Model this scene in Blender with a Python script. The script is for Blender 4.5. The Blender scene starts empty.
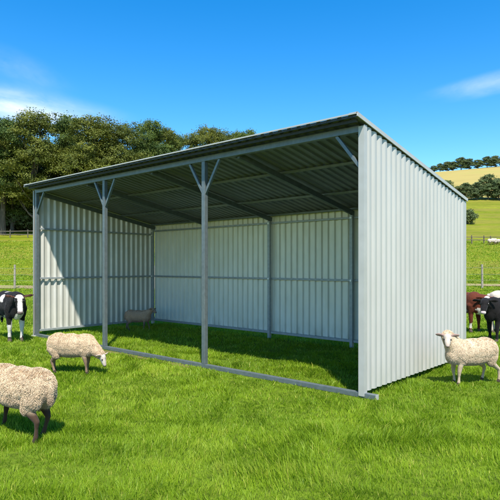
import bpy, math, random
import numpy as np
from mathutils import Vector, Matrix, Euler

random.seed(7)
RNG = np.random.default_rng(11)
sc = bpy.context.scene
COL = sc.collection
F = 528.0; CX = 250.0; HY = 265.0; EYE = 2.0
PI = math.pi

# ------------------------------------------------------------------ basics
def tag(o, label=None, cat=None, group=None, kind=None):
    if label: o['label'] = label
    if cat: o['category'] = cat
    if group: o['group'] = group
    if kind: o['kind'] = kind
    return o

def empty(name, loc=(0, 0, 0), rz=0.0, scale=1.0):
    o = bpy.data.objects.new(name, None)
    COL.objects.link(o)
    o.location = loc; o.rotation_euler = (0, 0, rz)
    o.scale = (scale,) * 3 if not hasattr(scale, '__len__') else scale
    o.empty_display_size = 0.3
    return o

def link(name, me, mats, parent=None, smooth=False):
    o = bpy.data.objects.new(name, me)
    COL.objects.link(o)
    if not isinstance(mats, (list, tuple)): mats = [mats]
    for m in mats:
        me.materials.append(m)
    if smooth:
        me.polygons.foreach_set('use_smooth', [True] * len(me.polygons))
    if parent: o.parent = parent
    return o

def np_mesh(name, verts, faces_flat, sizes, attrs=None):
    me = bpy.data.meshes.new(name)
    verts = np.asarray(verts, dtype=np.float32)
    me.vertices.add(len(verts)); me.vertices.foreach_set('co', verts.ravel())
    faces_flat = np.asarray(faces_flat, dtype=np.int32)
    sizes = np.asarray(sizes, dtype=np.int32)
    me.loops.add(len(faces_flat)); me.loops.foreach_set('vertex_index', faces_flat)
    me.polygons.add(len(sizes))
    starts = np.zeros(len(sizes), dtype=np.int32); starts[1:] = np.cumsum(sizes)[:-1]
    me.polygons.foreach_set('loop_start', starts)
    me.polygons.foreach_set('loop_total', sizes)
    me.update(calc_edges=True)
    if attrs:
        for k, v in attrs.items():
            v = np.asarray(v, dtype=np.float32)
            if v.ndim == 1:
                a = me.attributes.new(k, 'FLOAT', 'POINT'); a.data.foreach_set('value', v)
            else:
                c = np.ones((len(v), 4), dtype=np.float32); c[:, :3] = v
                a = me.attributes.new(k, 'FLOAT_COLOR', 'POINT'); a.data.foreach_set('color', c.ravel())
    me.validate()
    return me

class MB:
    """collects boxes, beams and tubes, then links them as ONE mesh object"""
    def __init__(s): s.v = []; s.f = []
    def box(s, lo, hi):
        x0, y0, z0 = lo; x1, y1, z1 = hi; b = len(s.v)
        s.v += [(x0,y0,z0),(x1,y0,z0),(x1,y1,z0),(x0,y1,z0),(x0,y0,z1),(x1,y0,z1),(x1,y1,z1),(x0,y1,z1)]
        s.f += [[b+i for i in q] for q in ((0,3,2,1),(4,5,6,7),(0,1,5,4),(1,2,6,5),(2,3,7,6),(3,0,4,7))]
        return s
    def beam(s, p, q, w, h, up=(0, 0, 1)):
        p = Vector(p); q = Vector(q); d = (q - p).normalized()
        side = d.cross(Vector(up))
        if side.length < 1e-4: side = d.cross(Vector((1, 0, 0)))
        side.normalize(); u = side.cross(d).normalized(); b = len(s.v)
        for e in (p, q):
            for a, c in ((-1,-1),(1,-1),(1,1),(-1,1)):
                s.v.append(tuple(e + side*(a*w/2) + u*(c*h/2)))
        s.f += [[b+i for i in qd] for qd in ((0,1,2,3),(7,6,5,4),(0,4,5,1),(1,5,6,2),(2,6,7,3),(3,7,4,0))]
        return s
    def tube(s, pts, rads, n=8, cap=True):
        pts = [Vector(p) for p in pts]; b = len(s.v); prev = None
        for i, p in enumerate(pts):
            d = (pts[min(i+1, len(pts)-1)] - pts[max(i-1, 0)]).normalized()
            if prev is None:
                a = d.orthogonal().normalized()
            else:
                a = (prev - d*prev.dot(d)).normalized()
            prev = a; c = d.cross(a)
            for k in range(n):
                t = 2*PI*k/n
                s.v.append(tuple(p + (a*math.cos(t) + c*math.sin(t))*rads[i]))
        for i in range(len(pts)-1):
            for k in range(n):
                k2 = (k+1) % n
                s.f.append([b+i*n+k, b+i*n+k2, b+(i+1)*n+k2, b+(i+1)*n+k])
        if cap:
            s.f.append([b+k for k in range(n)][::-1])
            s.f.append([b+(len(pts)-1)*n+k for k in range(n)])
        return s
    def mesh(s, name):
        me = bpy.data.meshes.new(name); me.from_pydata(s.v, [], s.f); me.update(); return me
    def build(s, name, mat, parent=None, bevel=0.0, smooth=False):
        o = link(name, s.mesh(name), mat, parent, smooth)
        if bevel:
            m = o.modifiers.new('bevel', 'BEVEL'); m.width = bevel; m.segments = 2; m.limit_method = 'ANGLE'
        return o

# value noise (vectorised)
def hash2(i, j, seed=0):
    h = (i.astype(np.int64)*374761393 + j.astype(np.int64)*668265263 + seed*982451653) & 0xffffffff
    h = ((h ^ (h >> 13))*1274126177) & 0xffffffff
    return ((h ^ (h >> 16)) & 0xffff)/65535.0
def vnoise(x, y, seed=0):
    xi = np.floor(x); yi = np.floor(y); fx = x-xi; fy = y-yi
    fx = fx*fx*(3-2*fx); fy = fy*fy*(3-2*fy)
    a = hash2(xi, yi, seed); b = hash2(xi+1, yi, seed); c = hash2(xi, yi+1, seed); d = hash2(xi+1, yi+1, seed)
    return (a*(1-fx)+b*fx)*(1-fy)+(c*(1-fx)+d*fx)*fy

# ------------------------------------------------------------------ materials
def mat(name):
    m = bpy.data.materials.new(name); m.use_nodes = True
    nt = m.node_tree; nt.nodes.clear()
    out = nt.nodes.new('ShaderNodeOutputMaterial')
    return m, nt, out
def N(nt, t, **kw):
    n = nt.nodes.new(t)
    for k, v in kw.items():
        if k in n.inputs: n.inputs[k].default_value = v
        else: setattr(n, k, v)
    return n
def noise(nt, scale, detail=4, rough=.55, coord='Object', stretch=None):
    tc = N(nt, 'ShaderNodeTexCoord'); no = N(nt, 'ShaderNodeTexNoise')
    no.inputs['Scale'].default_value = scale; no.inputs['Detail'].default_value = detail
    no.inputs['Roughness'].default_value = rough
    src = tc.outputs[coord]
    if stretch:
        mp = N(nt, 'ShaderNodeMapping'); mp.inputs['Scale'].default_value = stretch
        nt.links.new(src, mp.inputs['Vector']); src = mp.outputs['Vector']
    nt.links.new(src, no.inputs['Vector'])
    return no
def ramp(nt, fac, stops):
    r = N(nt, 'ShaderNodeValToRGB'); cr = r.color_ramp
    while len(cr.elements) < len(stops): cr.elements.new(.5)
    for e, (p, c) in zip(cr.elements, stops):
        e.position = p; e.color = (c[0], c[1], c[2], 1) if hasattr(c, '__len__') else (c, c, c, 1)
    nt.links.new(fac, r.inputs['Fac']); return r
def mix(nt, fac, a, b, blend='MIX'):
    m = N(nt, 'ShaderNodeMix', data_type='RGBA', blend_type=blend)
    for sock, v in ((m.inputs[0], fac), (m.inputs[6], a), (m.inputs[7], b)):
        if isinstance(v, (int, float)): sock.default_value = v
        elif isinstance(v, (tuple, list)): sock.default_value = (*v[:3], 1)
        else: nt.links.new(v, sock)
    return m.outputs[2]

def metal(name, c1, c2, metallic, rough, nscale=6, bump=.15, stretch=None, dirt=None):
    m, nt, out = mat(name)
    b = N(nt, 'ShaderNodeBsdfPrincipled'); b.inputs['Metallic'].default_value = metallic
    n1 = noise(nt, nscale, 6, .6, stretch=stretch)
    r = ramp(nt, n1.outputs['Fac'], [(.3, c1), (.7, c2)])
    col = r.outputs['Color']
    if dirt:
        tc = N(nt, 'ShaderNodeTexCoord'); sp = N(nt, 'ShaderNodeSeparateXYZ')
        nt.links.new(tc.outputs['Object'], sp.inputs[0])
        mr = N(nt, 'ShaderNodeMapRange'); mr.inputs['From Min'].default_value = .55; mr.inputs['From Max'].default_value = .05
        nt.links.new(sp.outputs['Z'], mr.inputs['Value'])
        nd = noise(nt, 5, 6, .7, stretch=(1, 1, .35))
        rr = ramp(nt, nd.outputs['Fac'], [(.42, 0.), (.7, 1.)])
        mu = N(nt, 'ShaderNodeMath', operation='MULTIPLY'); nt.links.new(mr.outputs[0], mu.inputs[0]); nt.links.new(rr.outputs['Color'], mu.inputs[1])
        mu2 = N(nt, 'ShaderNodeMath', operation='MULTIPLY'); nt.links.new(mu.outputs[0], mu2.inputs[0]); mu2.inputs[1].default_value = .55
        col = mix(nt, mu2.outputs[0], col, dirt)
    nt.links.new(col, b.inputs['Base Color'])
    n2 = noise(nt, nscale*3, 5, .6)
    r2 = ramp(nt, n2.outputs['Fac'], [(.3, rough-.08), (.7, rough+.1)])
    nt.links.new(r2.outputs['Color'], b.inputs['Roughness'])
    if bump:
        n3 = noise(nt, 1.3, 3, .5)
        bp = N(nt, 'ShaderNodeBump'); bp.inputs['Strength'].default_value = bump; bp.inputs['Distance'].default_value = .03
        nt.links.new(n3.outputs['Fac'], bp.inputs['Height']); nt.links.new(bp.outputs['Normal'], b.inputs['Normal'])
    nt.links.new(b.outputs[0], out.inputs[0]); return m

M = {}
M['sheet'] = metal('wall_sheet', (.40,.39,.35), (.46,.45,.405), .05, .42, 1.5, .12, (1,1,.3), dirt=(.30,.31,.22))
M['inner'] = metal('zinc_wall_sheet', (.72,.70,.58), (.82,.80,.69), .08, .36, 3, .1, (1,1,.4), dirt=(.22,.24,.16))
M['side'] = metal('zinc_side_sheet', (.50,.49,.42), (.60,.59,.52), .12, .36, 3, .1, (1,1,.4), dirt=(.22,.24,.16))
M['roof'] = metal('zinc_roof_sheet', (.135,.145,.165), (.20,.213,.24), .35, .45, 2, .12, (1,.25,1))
M['pale_steel'] = metal('pale_galvanised', (.27,.30,.30), (.37,.40,.40), .25, .42, 14, .05)
M['eave_shade'] = metal('eave_shade_black', (.018,.02,.02), (.035,.038,.036), 0, .7, 10, 0)  # near-black: shade under the eave edge put into the colour
M['trim'] = metal('white_trim', (.40,.39,.35), (.46,.45,.41), .1, .4, 4, .05)
M['steel'] = metal('galvanised_frame', (.115,.14,.142), (.165,.195,.195), .35, .42, 14, .05)
M['dark_steel'] = metal('dark_frame', (.09,.115,.12), (.14,.17,.175), .35, .5, 10, .05)  # darker tone of the frame steel, used on the rafters
M['bolt'] = metal('zinc_bolt', (.70,.72,.70), (.8,.81,.79), .2, .35, 10, 0)
M['post_wood'] = metal('weathered_wood', (.22,.19,.14), (.34,.30,.23), 0, .85, 9, .3, (1,1,.2))
M['dark_wood'] = metal('old_dark_wood', (.07,.06,.04), (.14,.12,.085), 0, .9, 5, .3, (1,1,.2))
M['wire'] = metal('fence_wire', (.25,.26,.25), (.35,.36,.34), .7, .4, 5, 0)

def foliage(name, c1, c2, c3, trans=.3, patches=.6, rough=.6, pscale=.9):
    m, nt, out = mat(name)
    at = N(nt, 'ShaderNodeAttribute', attribute_name='tint')
    r = ramp(nt, at.outputs['Fac'], [(0, c1), (.55, c2), (1, c3)])
    oi = N(nt, 'ShaderNodeObjectInfo')
    r2 = ramp(nt, oi.outputs['Random'], [(0, (.82,.86,.9)), (.5, (1,1,.95)), (1, (1.12,1.05,.85))])
    c = mix(nt, 1.0, r.outputs['Color'], r2.outputs['Color'], 'MULTIPLY')
    n = noise(nt, pscale, 3, .6)
    r3 = ramp(nt, n.outputs['Fac'], [(.3, (1-patches*.45,1-patches*.35,1-patches*.3)), (.7, (1+patches*.3,1+patches*.22,1.))])
    c = mix(nt, 1.0, c, r3.outputs['Color'], 'MULTIPLY')
    b = N(nt, 'ShaderNodeBsdfPrincipled'); b.inputs['Roughness'].default_value = rough
    b.inputs['Specular IOR Level'].default_value = .25
    nt.links.new(c, b.inputs['Base Color'])
    t = N(nt, 'ShaderNodeBsdfTranslucent'); nt.links.new(c, t.inputs['Color'])
    ms = N(nt, 'ShaderNodeMixShader'); ms.inputs[0].default_value = trans
    nt.links.new(b.outputs[0], ms.inputs[1]); nt.links.new(t.outputs[0], ms.inputs[2])
    nt.links.new(ms.outputs[0], out.inputs[0]); return m
M['blade'] = foliage('grass_blades', (.125,.225,.010), (.265,.40,.020), (.50,.50,.10), .45, .45, .5, .8)
M['leaf'] = foliage('tree_leaves', (.055,.08,.013), (.135,.155,.022), (.22,.23,.038), .35, .3, .6, .15)
M['leaf_b'] = foliage('tree_leaves_green', (.045,.085,.018), (.10,.155,.03), (.17,.22,.05), .35, .3, .6, .15)
M['leaf_haze'] = foliage('haze_paled_leaves', (.08,.12,.05), (.13,.175,.068), (.20,.235,.09), .3, .3, .6, .3)  # paler grey-green: distance haze put into the leaf colour
M['bark'] = metal('bark', (.06,.05,.035), (.13,.11,.08), 0, .95, 3, .5, (1,1,.3))

def ground_mat():
    m, nt, out = mat('pasture')
    tc = N(nt, 'ShaderNodeTexCoord')
    n1 = noise(nt, .09, 5, .6); n2 = noise(nt, 1.2, 6, .65); n3 = noise(nt, 9, 5, .7)
    a = ramp(nt, n1.outputs['Fac'], [(.32, (.13,.165,.009)), (.5, (.165,.195,.012)), (.7, (.22,.235,.02))]).outputs['Color']
    b_ = ramp(nt, n2.outputs['Fac'], [(.3, (.72,.78,.75)), (.7, (1.2,1.16,1.1))]).outputs['Color']
    c_ = ramp(nt, n3.outputs['Fac'], [(.25, (.6,.66,.6)), (.75, (1.3,1.25,1.25))]).outputs['Color']
    c = mix(nt, 1., a, b_, 'MULTIPLY'); c = mix(nt, .8, c, c_, 'MULTIPLY')
    # rough, drier bands on the upper slope
    n4 = noise(nt, .05, 4, .55, stretch=(.5, 3.0, 1))
    f4 = ramp(nt, n4.outputs['Fac'], [(.42, 0.), (.6, .85)]).outputs['Color']
    c = mix(nt, f4, c, (.20,.18,.03))
    n5 = noise(nt, .35, 6, .7, stretch=(1, 2.2, 1))
    c = mix(nt, .9, c, ramp(nt, n5.outputs['Fac'], [(.33, (.74,.82,.8)), (.5, (1,1,1)), (.7, (1.22,1.1,1.15))]).outputs['Color'], 'MULTIPLY')
    # near the camera the soil below the blades shows
    sp = N(nt, 'ShaderNodeSeparateXYZ'); nt.links.new(tc.outputs['Object'], sp.inputs[0])
    mr = N(nt, 'ShaderNodeMapRange'); mr.inputs['From Min'].default_value = 20; mr.inputs['From Max'].default_value = 42
    nt.links.new(sp.outputs['Y'], mr.inputs['Value'])
    soil = ramp(nt, n3.outputs['Fac'], [(.35, (.06,.09,.010)), (.7, (.15,.22,.015))]).outputs['Color']
    c = mix(nt, mr.outputs[0], soil, c)
    b = N(nt, 'ShaderNodeBsdfPrincipled'); b.inputs['Roughness'].default_value = .95; b.inputs['Specular IOR Level'].default_value = .05
    nt.links.new(c, b.inputs['Base Color'])
    bp = N(nt, 'ShaderNodeBump'); bp.inputs['Strength'].default_value = .6; bp.inputs['Distance'].default_value = .15
    nt.links.new(n2.outputs['Fac'], bp.inputs['Height']); nt.links.new(bp.outputs[0], b.inputs['Normal'])
    nt.links.new(b.outputs[0], out.inputs[0]); return m
M['ground'] = ground_mat()
def plain(name, stops, scale, rough=.95, stretch=None, bump=.3):
    m, nt, out = mat(name)
    n1 = noise(nt, scale, 6, .65, stretch=stretch)
    b = N(nt, 'ShaderNodeBsdfPrincipled'); b.inputs['Roughness'].default_value = rough; b.inputs['Specular IOR Level'].default_value = .1
    nt.links.new(ramp(nt, n1.outputs['Fac'], stops).outputs['Color'], b.inputs['Base Color'])
    bp = N(nt, 'ShaderNodeBump'); bp.inputs['Strength'].default_value = bump; bp.inputs['Distance'].default_value = .05
    nt.links.new(n1.outputs['Fac'], bp.inputs['Height']); nt.links.new(bp.outputs[0], b.inputs['Normal'])
    nt.links.new(b.outputs[0], out.inputs[0]); return m
M['hay'] = plain('dry_hay_field', [(.3, (.28,.23,.07)), (.55, (.34,.27,.085)), (.75, (.28,.27,.07))], .06, stretch=(.4, 1, 1))
M['dirt'] = plain('bare_earth', [(.3, (.20,.155,.07)), (.5, (.27,.215,.11)), (.7, (.20,.23,.05))], .8)
M['soil'] = plain('soil_scuff', [(.3, (.10,.085,.03)), (.7, (.22,.17,.08))], 9)

def coat_mat(name, scale, bump, rough=.9):
    m, nt, out = mat(name)
    at = N(nt, 'ShaderNodeAttribute', attribute_name='coat')
    n1 = noise(nt, scale, 6, .7)
    r = ramp(nt, n1.outputs['Fac'], [(.3, (.88,.87,.85)), (.7, (1.1,1.1,1.09))])
    c = mix(nt, 1., at.outputs['Color'], r.outputs['Color'], 'MULTIPLY')
    b = N(nt, 'ShaderNodeBsdfPrincipled'); b.inputs['Roughness'].default_value = rough; b.inputs['Specular IOR Level'].default_value = .2
    try: b.inputs['Sheen Weight'].default_value = .08
    except Exception: pass
    nt.links.new(c, b.inputs['Base Color'])
    bp = N(nt, 'ShaderNodeBump'); bp.inputs['Strength'].default_value = bump; bp.inputs['Distance'].default_value = .02
    nt.links.new(n1.outputs['Fac'], bp.inputs['Height']); nt.links.new(bp.outputs[0], b.inputs['Normal'])
    nt.links.new(b.outputs[0], out.inputs[0]); return m
M['coat'] = coat_mat('woolly_coat', 28, .4)
M['hide'] = coat_mat('cow_hide', 14, .3, .85)
m_, nt_, out_ = mat('eye_gloss'); b_ = N(nt_, 'ShaderNodeBsdfPrincipled'); b_.inputs['Base Color'].default_value = (.012,.009,.007,1); b_.inputs['Roughness'].default_value = .12
nt_.links.new(b_.outputs[0], out_.inputs[0]); M['eye'] = m_
#M['tagm'] = plain('ear_tag_plastic', [(.3, (.55,.12,.02)), (.7, (.65,.16,.03))], 5, .5)

# ------------------------------------------------------------------ terrain
_pd = np.array([-400,0,27,35,50,65,80,90,120,160,200,260,320,350,420,560,900.])
_pz = np.array([0,0,0,.42,1.65,3.3,5.4,7.0,11.5,18.5,26.6,43,60,65,66,55,30.])
_fd = np.arange(-400, 900, 1.0); _fz = np.interp(_fd, _pd, _pz)
_k = np.hanning(9); _k /= _k.sum(); _fz = np.convolve(np.pad(_fz, 4, mode='edge'), _k, mode='valid')
def terr(x, y):
    x = np.asarray(x, float); y = np.asarray(y, float)
    z = np.interp(y, _fd, _fz)
    w = np.clip((y-120)/200, 0, 1); w = w*w*(3-2*w)
    z = z*(1 + .0012*np.clip(x-130, -260, 90)*w)
    z = z + w*2.0*(vnoise(x/60, y/60, 3)-.5)
    far = np.clip((y-24)/20, 0, 1)
    z = z + far*.12*(vnoise(x/7, y/7, 5)-.5)
    near = .05*(vnoise(x/1.7+9, y/1.7, 6)-.5)*np.clip((34-y)/10, 0, 1)
    # flat pad under the shelter
    dx = x+.75; dy = y-13; near = near*np.clip((np.hypot(dx, dy)-6)/3, .15, 1)
    return z + near
def tz(x, y): return float(terr(np.array([x]), np.array([y]))[0])

def sheet_grid(name, xs, ys, m, dz=0.0, kind='structure'):
    X, Y = np.meshgrid(xs, ys); Z = terr(X, Y)+dz
    v = np.stack([X, Y, Z], -1).reshape(-1, 3)
    nx = len(xs); ny = len(ys)
    i, j = np.meshgrid(np.arange(nx-1), np.arange(ny-1)); a = (j*nx+i).ravel()
    f = np.stack([a, a+1, a+1+nx, a+nx], 1)
    o = link(name, np_mesh(name, v, f.ravel(), np.full(len(f), 4)), m, smooth=True)
    tag(o, kind=kind); return o
xs = np.concatenate([-np.geomspace(400, 22, 40), np.arange(-21, 21.1, .6), np.geomspace(22, 400, 40)])
ys = np.concatenate([[-80,-40,-20,-8], np.arange(-2, 46, .5), np.geomspace(46.5, 207, 110)])
sheet_grid('ground', xs, ys, M['ground'])
ys2 = np.geomspace(207, 700, 90); ys2[0] = ys[-1]
sheet_grid('hill', xs, ys2, M['hay'])
# bare earth track along the wire fence
def strip(name, x0, x1, yc, half, m, dz):
    n = int((x1-x0)/.8)+1
    x = np.linspace(x0, x1, n); v = []
    cols = 7
    for k in range(cols):
        t = (k/(cols-1)*2-1)
        yy = yc(x) + t*half*(.7+.6*vnoise(x/2.3, x*0+k*0+ (3 if t<0 else 8), 21))
        v.append(np.stack([x, yy, terr(x, yy)+dz], -1))
    v = np.concatenate(v); a = (np.arange(n-1)[None, :]+np.arange(cols-1)[:, None]*n).ravel()
    f = np.stack([a, a+1, a+1+n, a+n], 1)
    return tag(link(name, np_mesh(name, v, f.ravel(), np.full(len(f), 4)), m, smooth=True), kind='structure')
strip('dirt_track', -60, 80, lambda x: 36.4+.02*x+.4*np.sin(x/6), .75, M['dirt'], .035)

# ------------------------------------------------------------------ grass blades
U = np.array([-.747, .665]); V = np.array([.665, .747]); R0 = np.array([1.68, 8.0])
SW = 10.3; SD = 4.10
L0 = R0 + U*SW
def shed_local(x, y):
    dx = x-L0[0]; dy = y-L0[1]
    return -(dx*U[0]+dy*U[1]), dx*V[0]+dy*V[1]
def grass():
    bands = [(3.6, 7, 4200), (7, 12, 2100), (12, 20, 850), (20, 44, 190), (44, 82, 34)]
    P = []
    for y0, y1, dens in bands:
        area = .62*(y1*y1-y0*y0)+3*(y1-y0)
        n = int(area*dens)
        y = np.sqrt(RNG.random(n*2)*(y1*y1-y0*y0)+y0*y0)[:n]
        x = (RNG.random(n)*2-1)*(.62*y+1.2)
        P.append(np.stack([x, y], 1))
    P = np.concatenate(P); x, y = P[:, 0], P[:, 1]
    lx, ly = shed_local(x, y)
    # nothing growing inside the frame members
    inside = (lx > -.06) & (lx < SW+.35) & (np.abs(ly) < .06)
    tuft = vnoise(x*2.2, y*2.2, 1); patch = vnoise(x*.55, y*.55, 2); fine = vnoise(x*7, y*7, 4)
    keep = (~inside) & ~((np.abs(y-36.4-.02*x-.4*np.sin(x/6)) < .8) & (RNG.random(len(x)) > .12)) & (RNG.random(len(x)) < .55+.6*tuft)
    # trodden, thinner grass along the sill
    sc_ = np.exp(-((ly+.12)/.14)**2)*(lx > 0)*(lx < SW)*(vnoise(x*1.3, y*1.3, 9) > .45)
    keep &= RNG.random(len(x)) > sc_*.75
    x, y, tuft, patch, fine, lx, ly = [a[keep] for a in (x, y, tuft, patch, fine, lx, ly)]
    n = len(x)
    h = (.038+.045*RNG.random(n))*(.55+.9*tuft)*(.75+.5*fine)*(.8+.5*patch)
    h *= 1+.7*(RNG.random(n) > .985)
    rank = vnoise(x*.9+31, y*.9, 17) > .80
    h *= np.where(rank, 1.2, 1.)
    near_edge = (np.abs(ly) < .25) & (lx > -.3) & (lx < SW+.4)
    h *= np.where(near_edge, .6, 1.)
    h *= .88+np.clip((y-14)/30, 0, 1)*.3+np.clip((y-44)/30, 0, 1)*.35
    w = np.maximum(.0026, y*.00052)*(.7+.7*RNG.random(n))
    ang = RNG.random(n)*2*PI
    # lean follows a slowly turning direction, so that tufts read
    la = vnoise(x*1.6, y*1.6, 12)*4*PI + (RNG.random(n)-.5)*3.6
    lean = h*(.2+.65*RNG.random(n))
    z = terr(x, y)-.006
    ca, sa = np.cos(ang), np.sin(ang)
    dx, dy = np.cos(la)*lean, np.sin(la)*lean
    v = np.empty((n, 5, 3), np.float32)
    v[:, 0] = np.stack([x-ca*w, y-sa*w, z], 1); v[:, 1] = np.stack([x+ca*w, y+sa*w, z], 1)
    v[:, 2] = np.stack([x+ca*w*.8+dx*.35, y+sa*w*.8+dy*.35, z+h*.6], 1)
    v[:, 3] = np.stack([x-ca*w*.8+dx*.35, y-sa*w*.8+dy*.35, z+h*.6], 1)
    v[:, 4] = np.stack([x+dx, y+dy, z+h], 1)
    b = np.arange(n)*5
    f = np.stack([b, b+1, b+2, b+3, b+3, b+2, b+4], 1).ravel()
    sizes = np.tile([4, 3], n)
    tint = np.clip(.40+.30*(RNG.random(n)-.5)+.45*(patch-.5)+.35*(fine-.5), 0, .85)
    tint[rank] *= .82
    straw = RNG.random(n) > .968
    tint[straw] = 1.0
    me = np_mesh('grass', v.reshape(-1, 3), f, sizes, {'tint': np.repeat(tint, 5)})
    o = link('grass', me, M['blade'])
    tag(o, 'bright green pasture grass growing all round and under the open shelter', 'grass', kind='stuff')
grass()
# trodden soil showing along the sill
def scuff(name, cx, cy, rx, ry, rz):
    n = 26; v = [(cx, cy, tz(cx, cy)+.012)]
    for k in range(n):
        t = 2*PI*k/n; r = .8+.4*random.random()
        a, b = math.cos(t)*rx*r, math.sin(t)*ry*r
        px, py = cx+a*math.cos(rz)-b*math.sin(rz), cy+a*math.sin(rz)+b*math.cos(rz)
        v.append((px, py, tz(px, py)+.004))
    f = [[0, 1+k, 1+(k+1) % n] for k in range(n)]
    me = bpy.data.meshes.new(name); me.from_pydata(v, [], f)
    tag(link(name, me, M['soil']), kind='structure')
for (lx, rx) in ((4.4, 1.1), (6.1, .6), (2.9, .5)):
    p = L0 - U*lx - V*.16
    scuff('bare_soil', p[0], p[1], rx, .10, -math.atan2(.665, .747))

# ------------------------------------------------------------------ shelter
RZ = math.atan2(-.665, .747)
shed = empty('field_shelter', (L0[0], L0[1], 0), RZ)
tag(shed, 'open-fronted corrugated metal animal shelter with a single-slope roof standing on the grass', 'shelter')
SL = .188                       # roof fall per metre
def roof_z(y): return 4.165 - SL*y
def profile(f):                  # trapezoid rib
    f = f % 1.0
    if f < .46: return 0.0
    if f < .56: return (f-.46)/.10
    if f < .90: return 1.0
    return 1-(f-.90)/.10
def crest(f):                    # narrow crest facing the inside
    f = f % 1.0
    if f < .55: return 0.0
    if f < .78: return (f-.55)/.23
    if f < .95: return 1.0
    return 1-(f-.95)/.05
def rib_samples(length, pitch):
    ss = []
    n = int(math.ceil(length/pitch))
    for k in range(n+1):
        for fr in (0, .22, .36, .46, .55, .56, .78, .86, .90, .95):
            s = (k+fr)*pitch
            if s < length-1e-4: ss.append(s)
    ss.append(length)
    return ss
def sheeting(name, length, pitch, depth, fn, m, parent, thick=.004, rows=1, wave=None, prof=profile):
    """fn(s, h, t) -> point; t runs 0..1 up the sheet"""
    ss = rib_samples(length, pitch) if wave is None else list(np.linspace(0, length, int(length/pitch*10)+1))
    v = []; f = []; cols = rows+1
    for layer in (0, 1):
        for s in ss:
            h = (prof(s/pitch) if wave is None else wave(s/pitch))*depth
            for r in range(cols):
                v.append(fn(s, h+(thick if layer else 0), r/rows))
    n = len(ss); off = n*cols
    for i in range(n-1):
        for r in range(rows):
            a = i*cols+r; q = [a, a+cols, a+cols+1, a+1]
            f.append(q); f.append([off+k for k in q][::-1])
        a = i*cols; f.append([a+cols, a, off+a, off+a+cols])
        a = i*cols+rows; f.append([a, a+cols, off+a+cols, off+a])
    for i in (0, n-1):
        for r in range(rows):
            a = i*cols+r; q = [a, a+1, off+a+1, off+a]
            f.append(q if i == 0 else q[::-1])
    me = bpy.data.meshes.new(name); me.from_pydata(v, [], f); me.update()
    return link(name, me, m, parent)

P = .09; hp = P/2
XB = [0.045, 3.43, 6.87, SW+.038]                    # front posts
def soft(f): return .5-.5*math.cos(2*PI*f) if True else 0
def ribs(f):
    f = f % 1.0
    if f < .22: return 0.0
    if f < .36: return (f-.22)/.14
    if f < .86: return 1.0
    return 1-(f-.86)/.14
def softrib(f):
    c = .5-.5*math.cos(2*PI*f); return min(1, c*1.35)**.55
# walls
o = sheeting('side_wall', SD+.02, .17, .040, lambda s, h, t: (SW+.044+h, .05+s, .095+t*(roof_z(.05+s)-.055-.095)), M['sheet'], shed, wave=softrib)
o = sheeting('side_wall', SD-.02, .19, .045, lambda s, h, t: (-.055+h, .06+s, .17+t*(roof_z(.06+s)-.055-.17)), M['side'], shed, prof=crest)
o = sheeting('back_wall', SW+.04, .195, .045, lambda s, h, t: (-.02+s, SD+.093-h, .13+t*(roof_z(SD+.1)-.031-.13)), M['inner'], shed, prof=profile)
# corner flashings of the right gable
c = MB()
c.box((SW+.084, -.058, .03), (SW+.088, .035, roof_z(0)-.06)); c.box((SW-.006, -.062, .03), (SW+.088, -.0585, roof_z(0)-.075))
c.build('corner_trim', M['trim'], shed)
c = MB(); c.box((SW+.083, SD-.06, .06), (SW+.087, SD+.10, roof_z(SD)-.06)); c.box((SW-.02, SD+.1005, .06), (SW+.087, SD+.1045, roof_z(SD)-.06))
c.build('corner_trim', M['trim'], shed)
c = MB(); c.box((-.058, -.058, .03), (-.054, .09, roof_z(0)-.08)); c.box((-.058, -.062, .03), (-.02, -.0585, roof_z(0)-.08))
c.build('corner_trim', M['trim'], shed)
# sill rails
MB().box((-.03, -.045, 0.0), (SW+.27, .045, .075)).build('sill_rail', M['steel'], shed, .004)
c = MB()
c.box((SW+.271, -.045, 0.0), (SW+.275, .045, .075)); c.build('rail_end_cap', M['trim'], shed)
MB().box((-.10, -.09, -.01), (.09, .0, .03)).build('foot_plate', M['trim'], shed, .004)
MB().box((0.0, SD-.045, .13), (SW, SD+.045, .19)).build('base_rail', M['pale_steel'], shed, .003)
MB().box((0.0, .05, .13), (.06, SD-.05, .19)).build('base_rail', M['pale_steel'], shed, .003)
MB().box((SW-.06, .05, .07), (SW, SD-.05, .13)).build('base_rail', M['pale_steel'], shed, .003)
# header
MB().box((0.0, -.045, 4.01), (SW-.01, .045, 4.11)).build('header_beam', M['steel'], shed, .004)
# front posts with braces
for i, x in enumerate(XB):
    MB().box((x-hp, -hp+.001, .075), (x+hp, hp-.001, 4.01)).build('front_post', M['steel'], shed, .005)
    for sgn in (-1, 1):
        if (i == 0 and sgn < 0) or (i == 3 and sgn > 0): continue
        L_ = .42 if i != 3 else .46
        MB().beam((x+sgn*hp*.6, 0, 4.01-.62 if i in (1, 2) else 4.01-.55), (x+sgn*L_, 0, 4.012), .05, .05, up=(0, 1, 0)).build('brace', M['steel'], shed, .003)
# back posts and rafters
TB = [.045, 2.575, 5.15, 7.725, SW-.045]
zb = roof_z(SD)-.11
for x in TB:
    MB().box((x-.04, SD-.085, .0), (x+.04, SD-.005, zb-.08)).build('back_post', M['pale_steel'], shed, .004)
for i, x in enumerate(TB):
    MB().beam((x, .05, roof_z(.05)-.135), (x, SD+.04, roof_z(SD+.04)-.135), .06, .11).build('rafter', M['dark_steel'], shed, .003)
# purlins
for y in (-.18, 1.33, 2.85, SD-.06):
    MB().beam((-.04, y, roof_z(y)-.055), (SW+.04, y, roof_z(y)-.055), .05, .05).build('purlin', M['eave_shade' if y < 0 else 'steel'], shed, .003)  # front purlin near-black, the eave's shade painted into its colour
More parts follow.
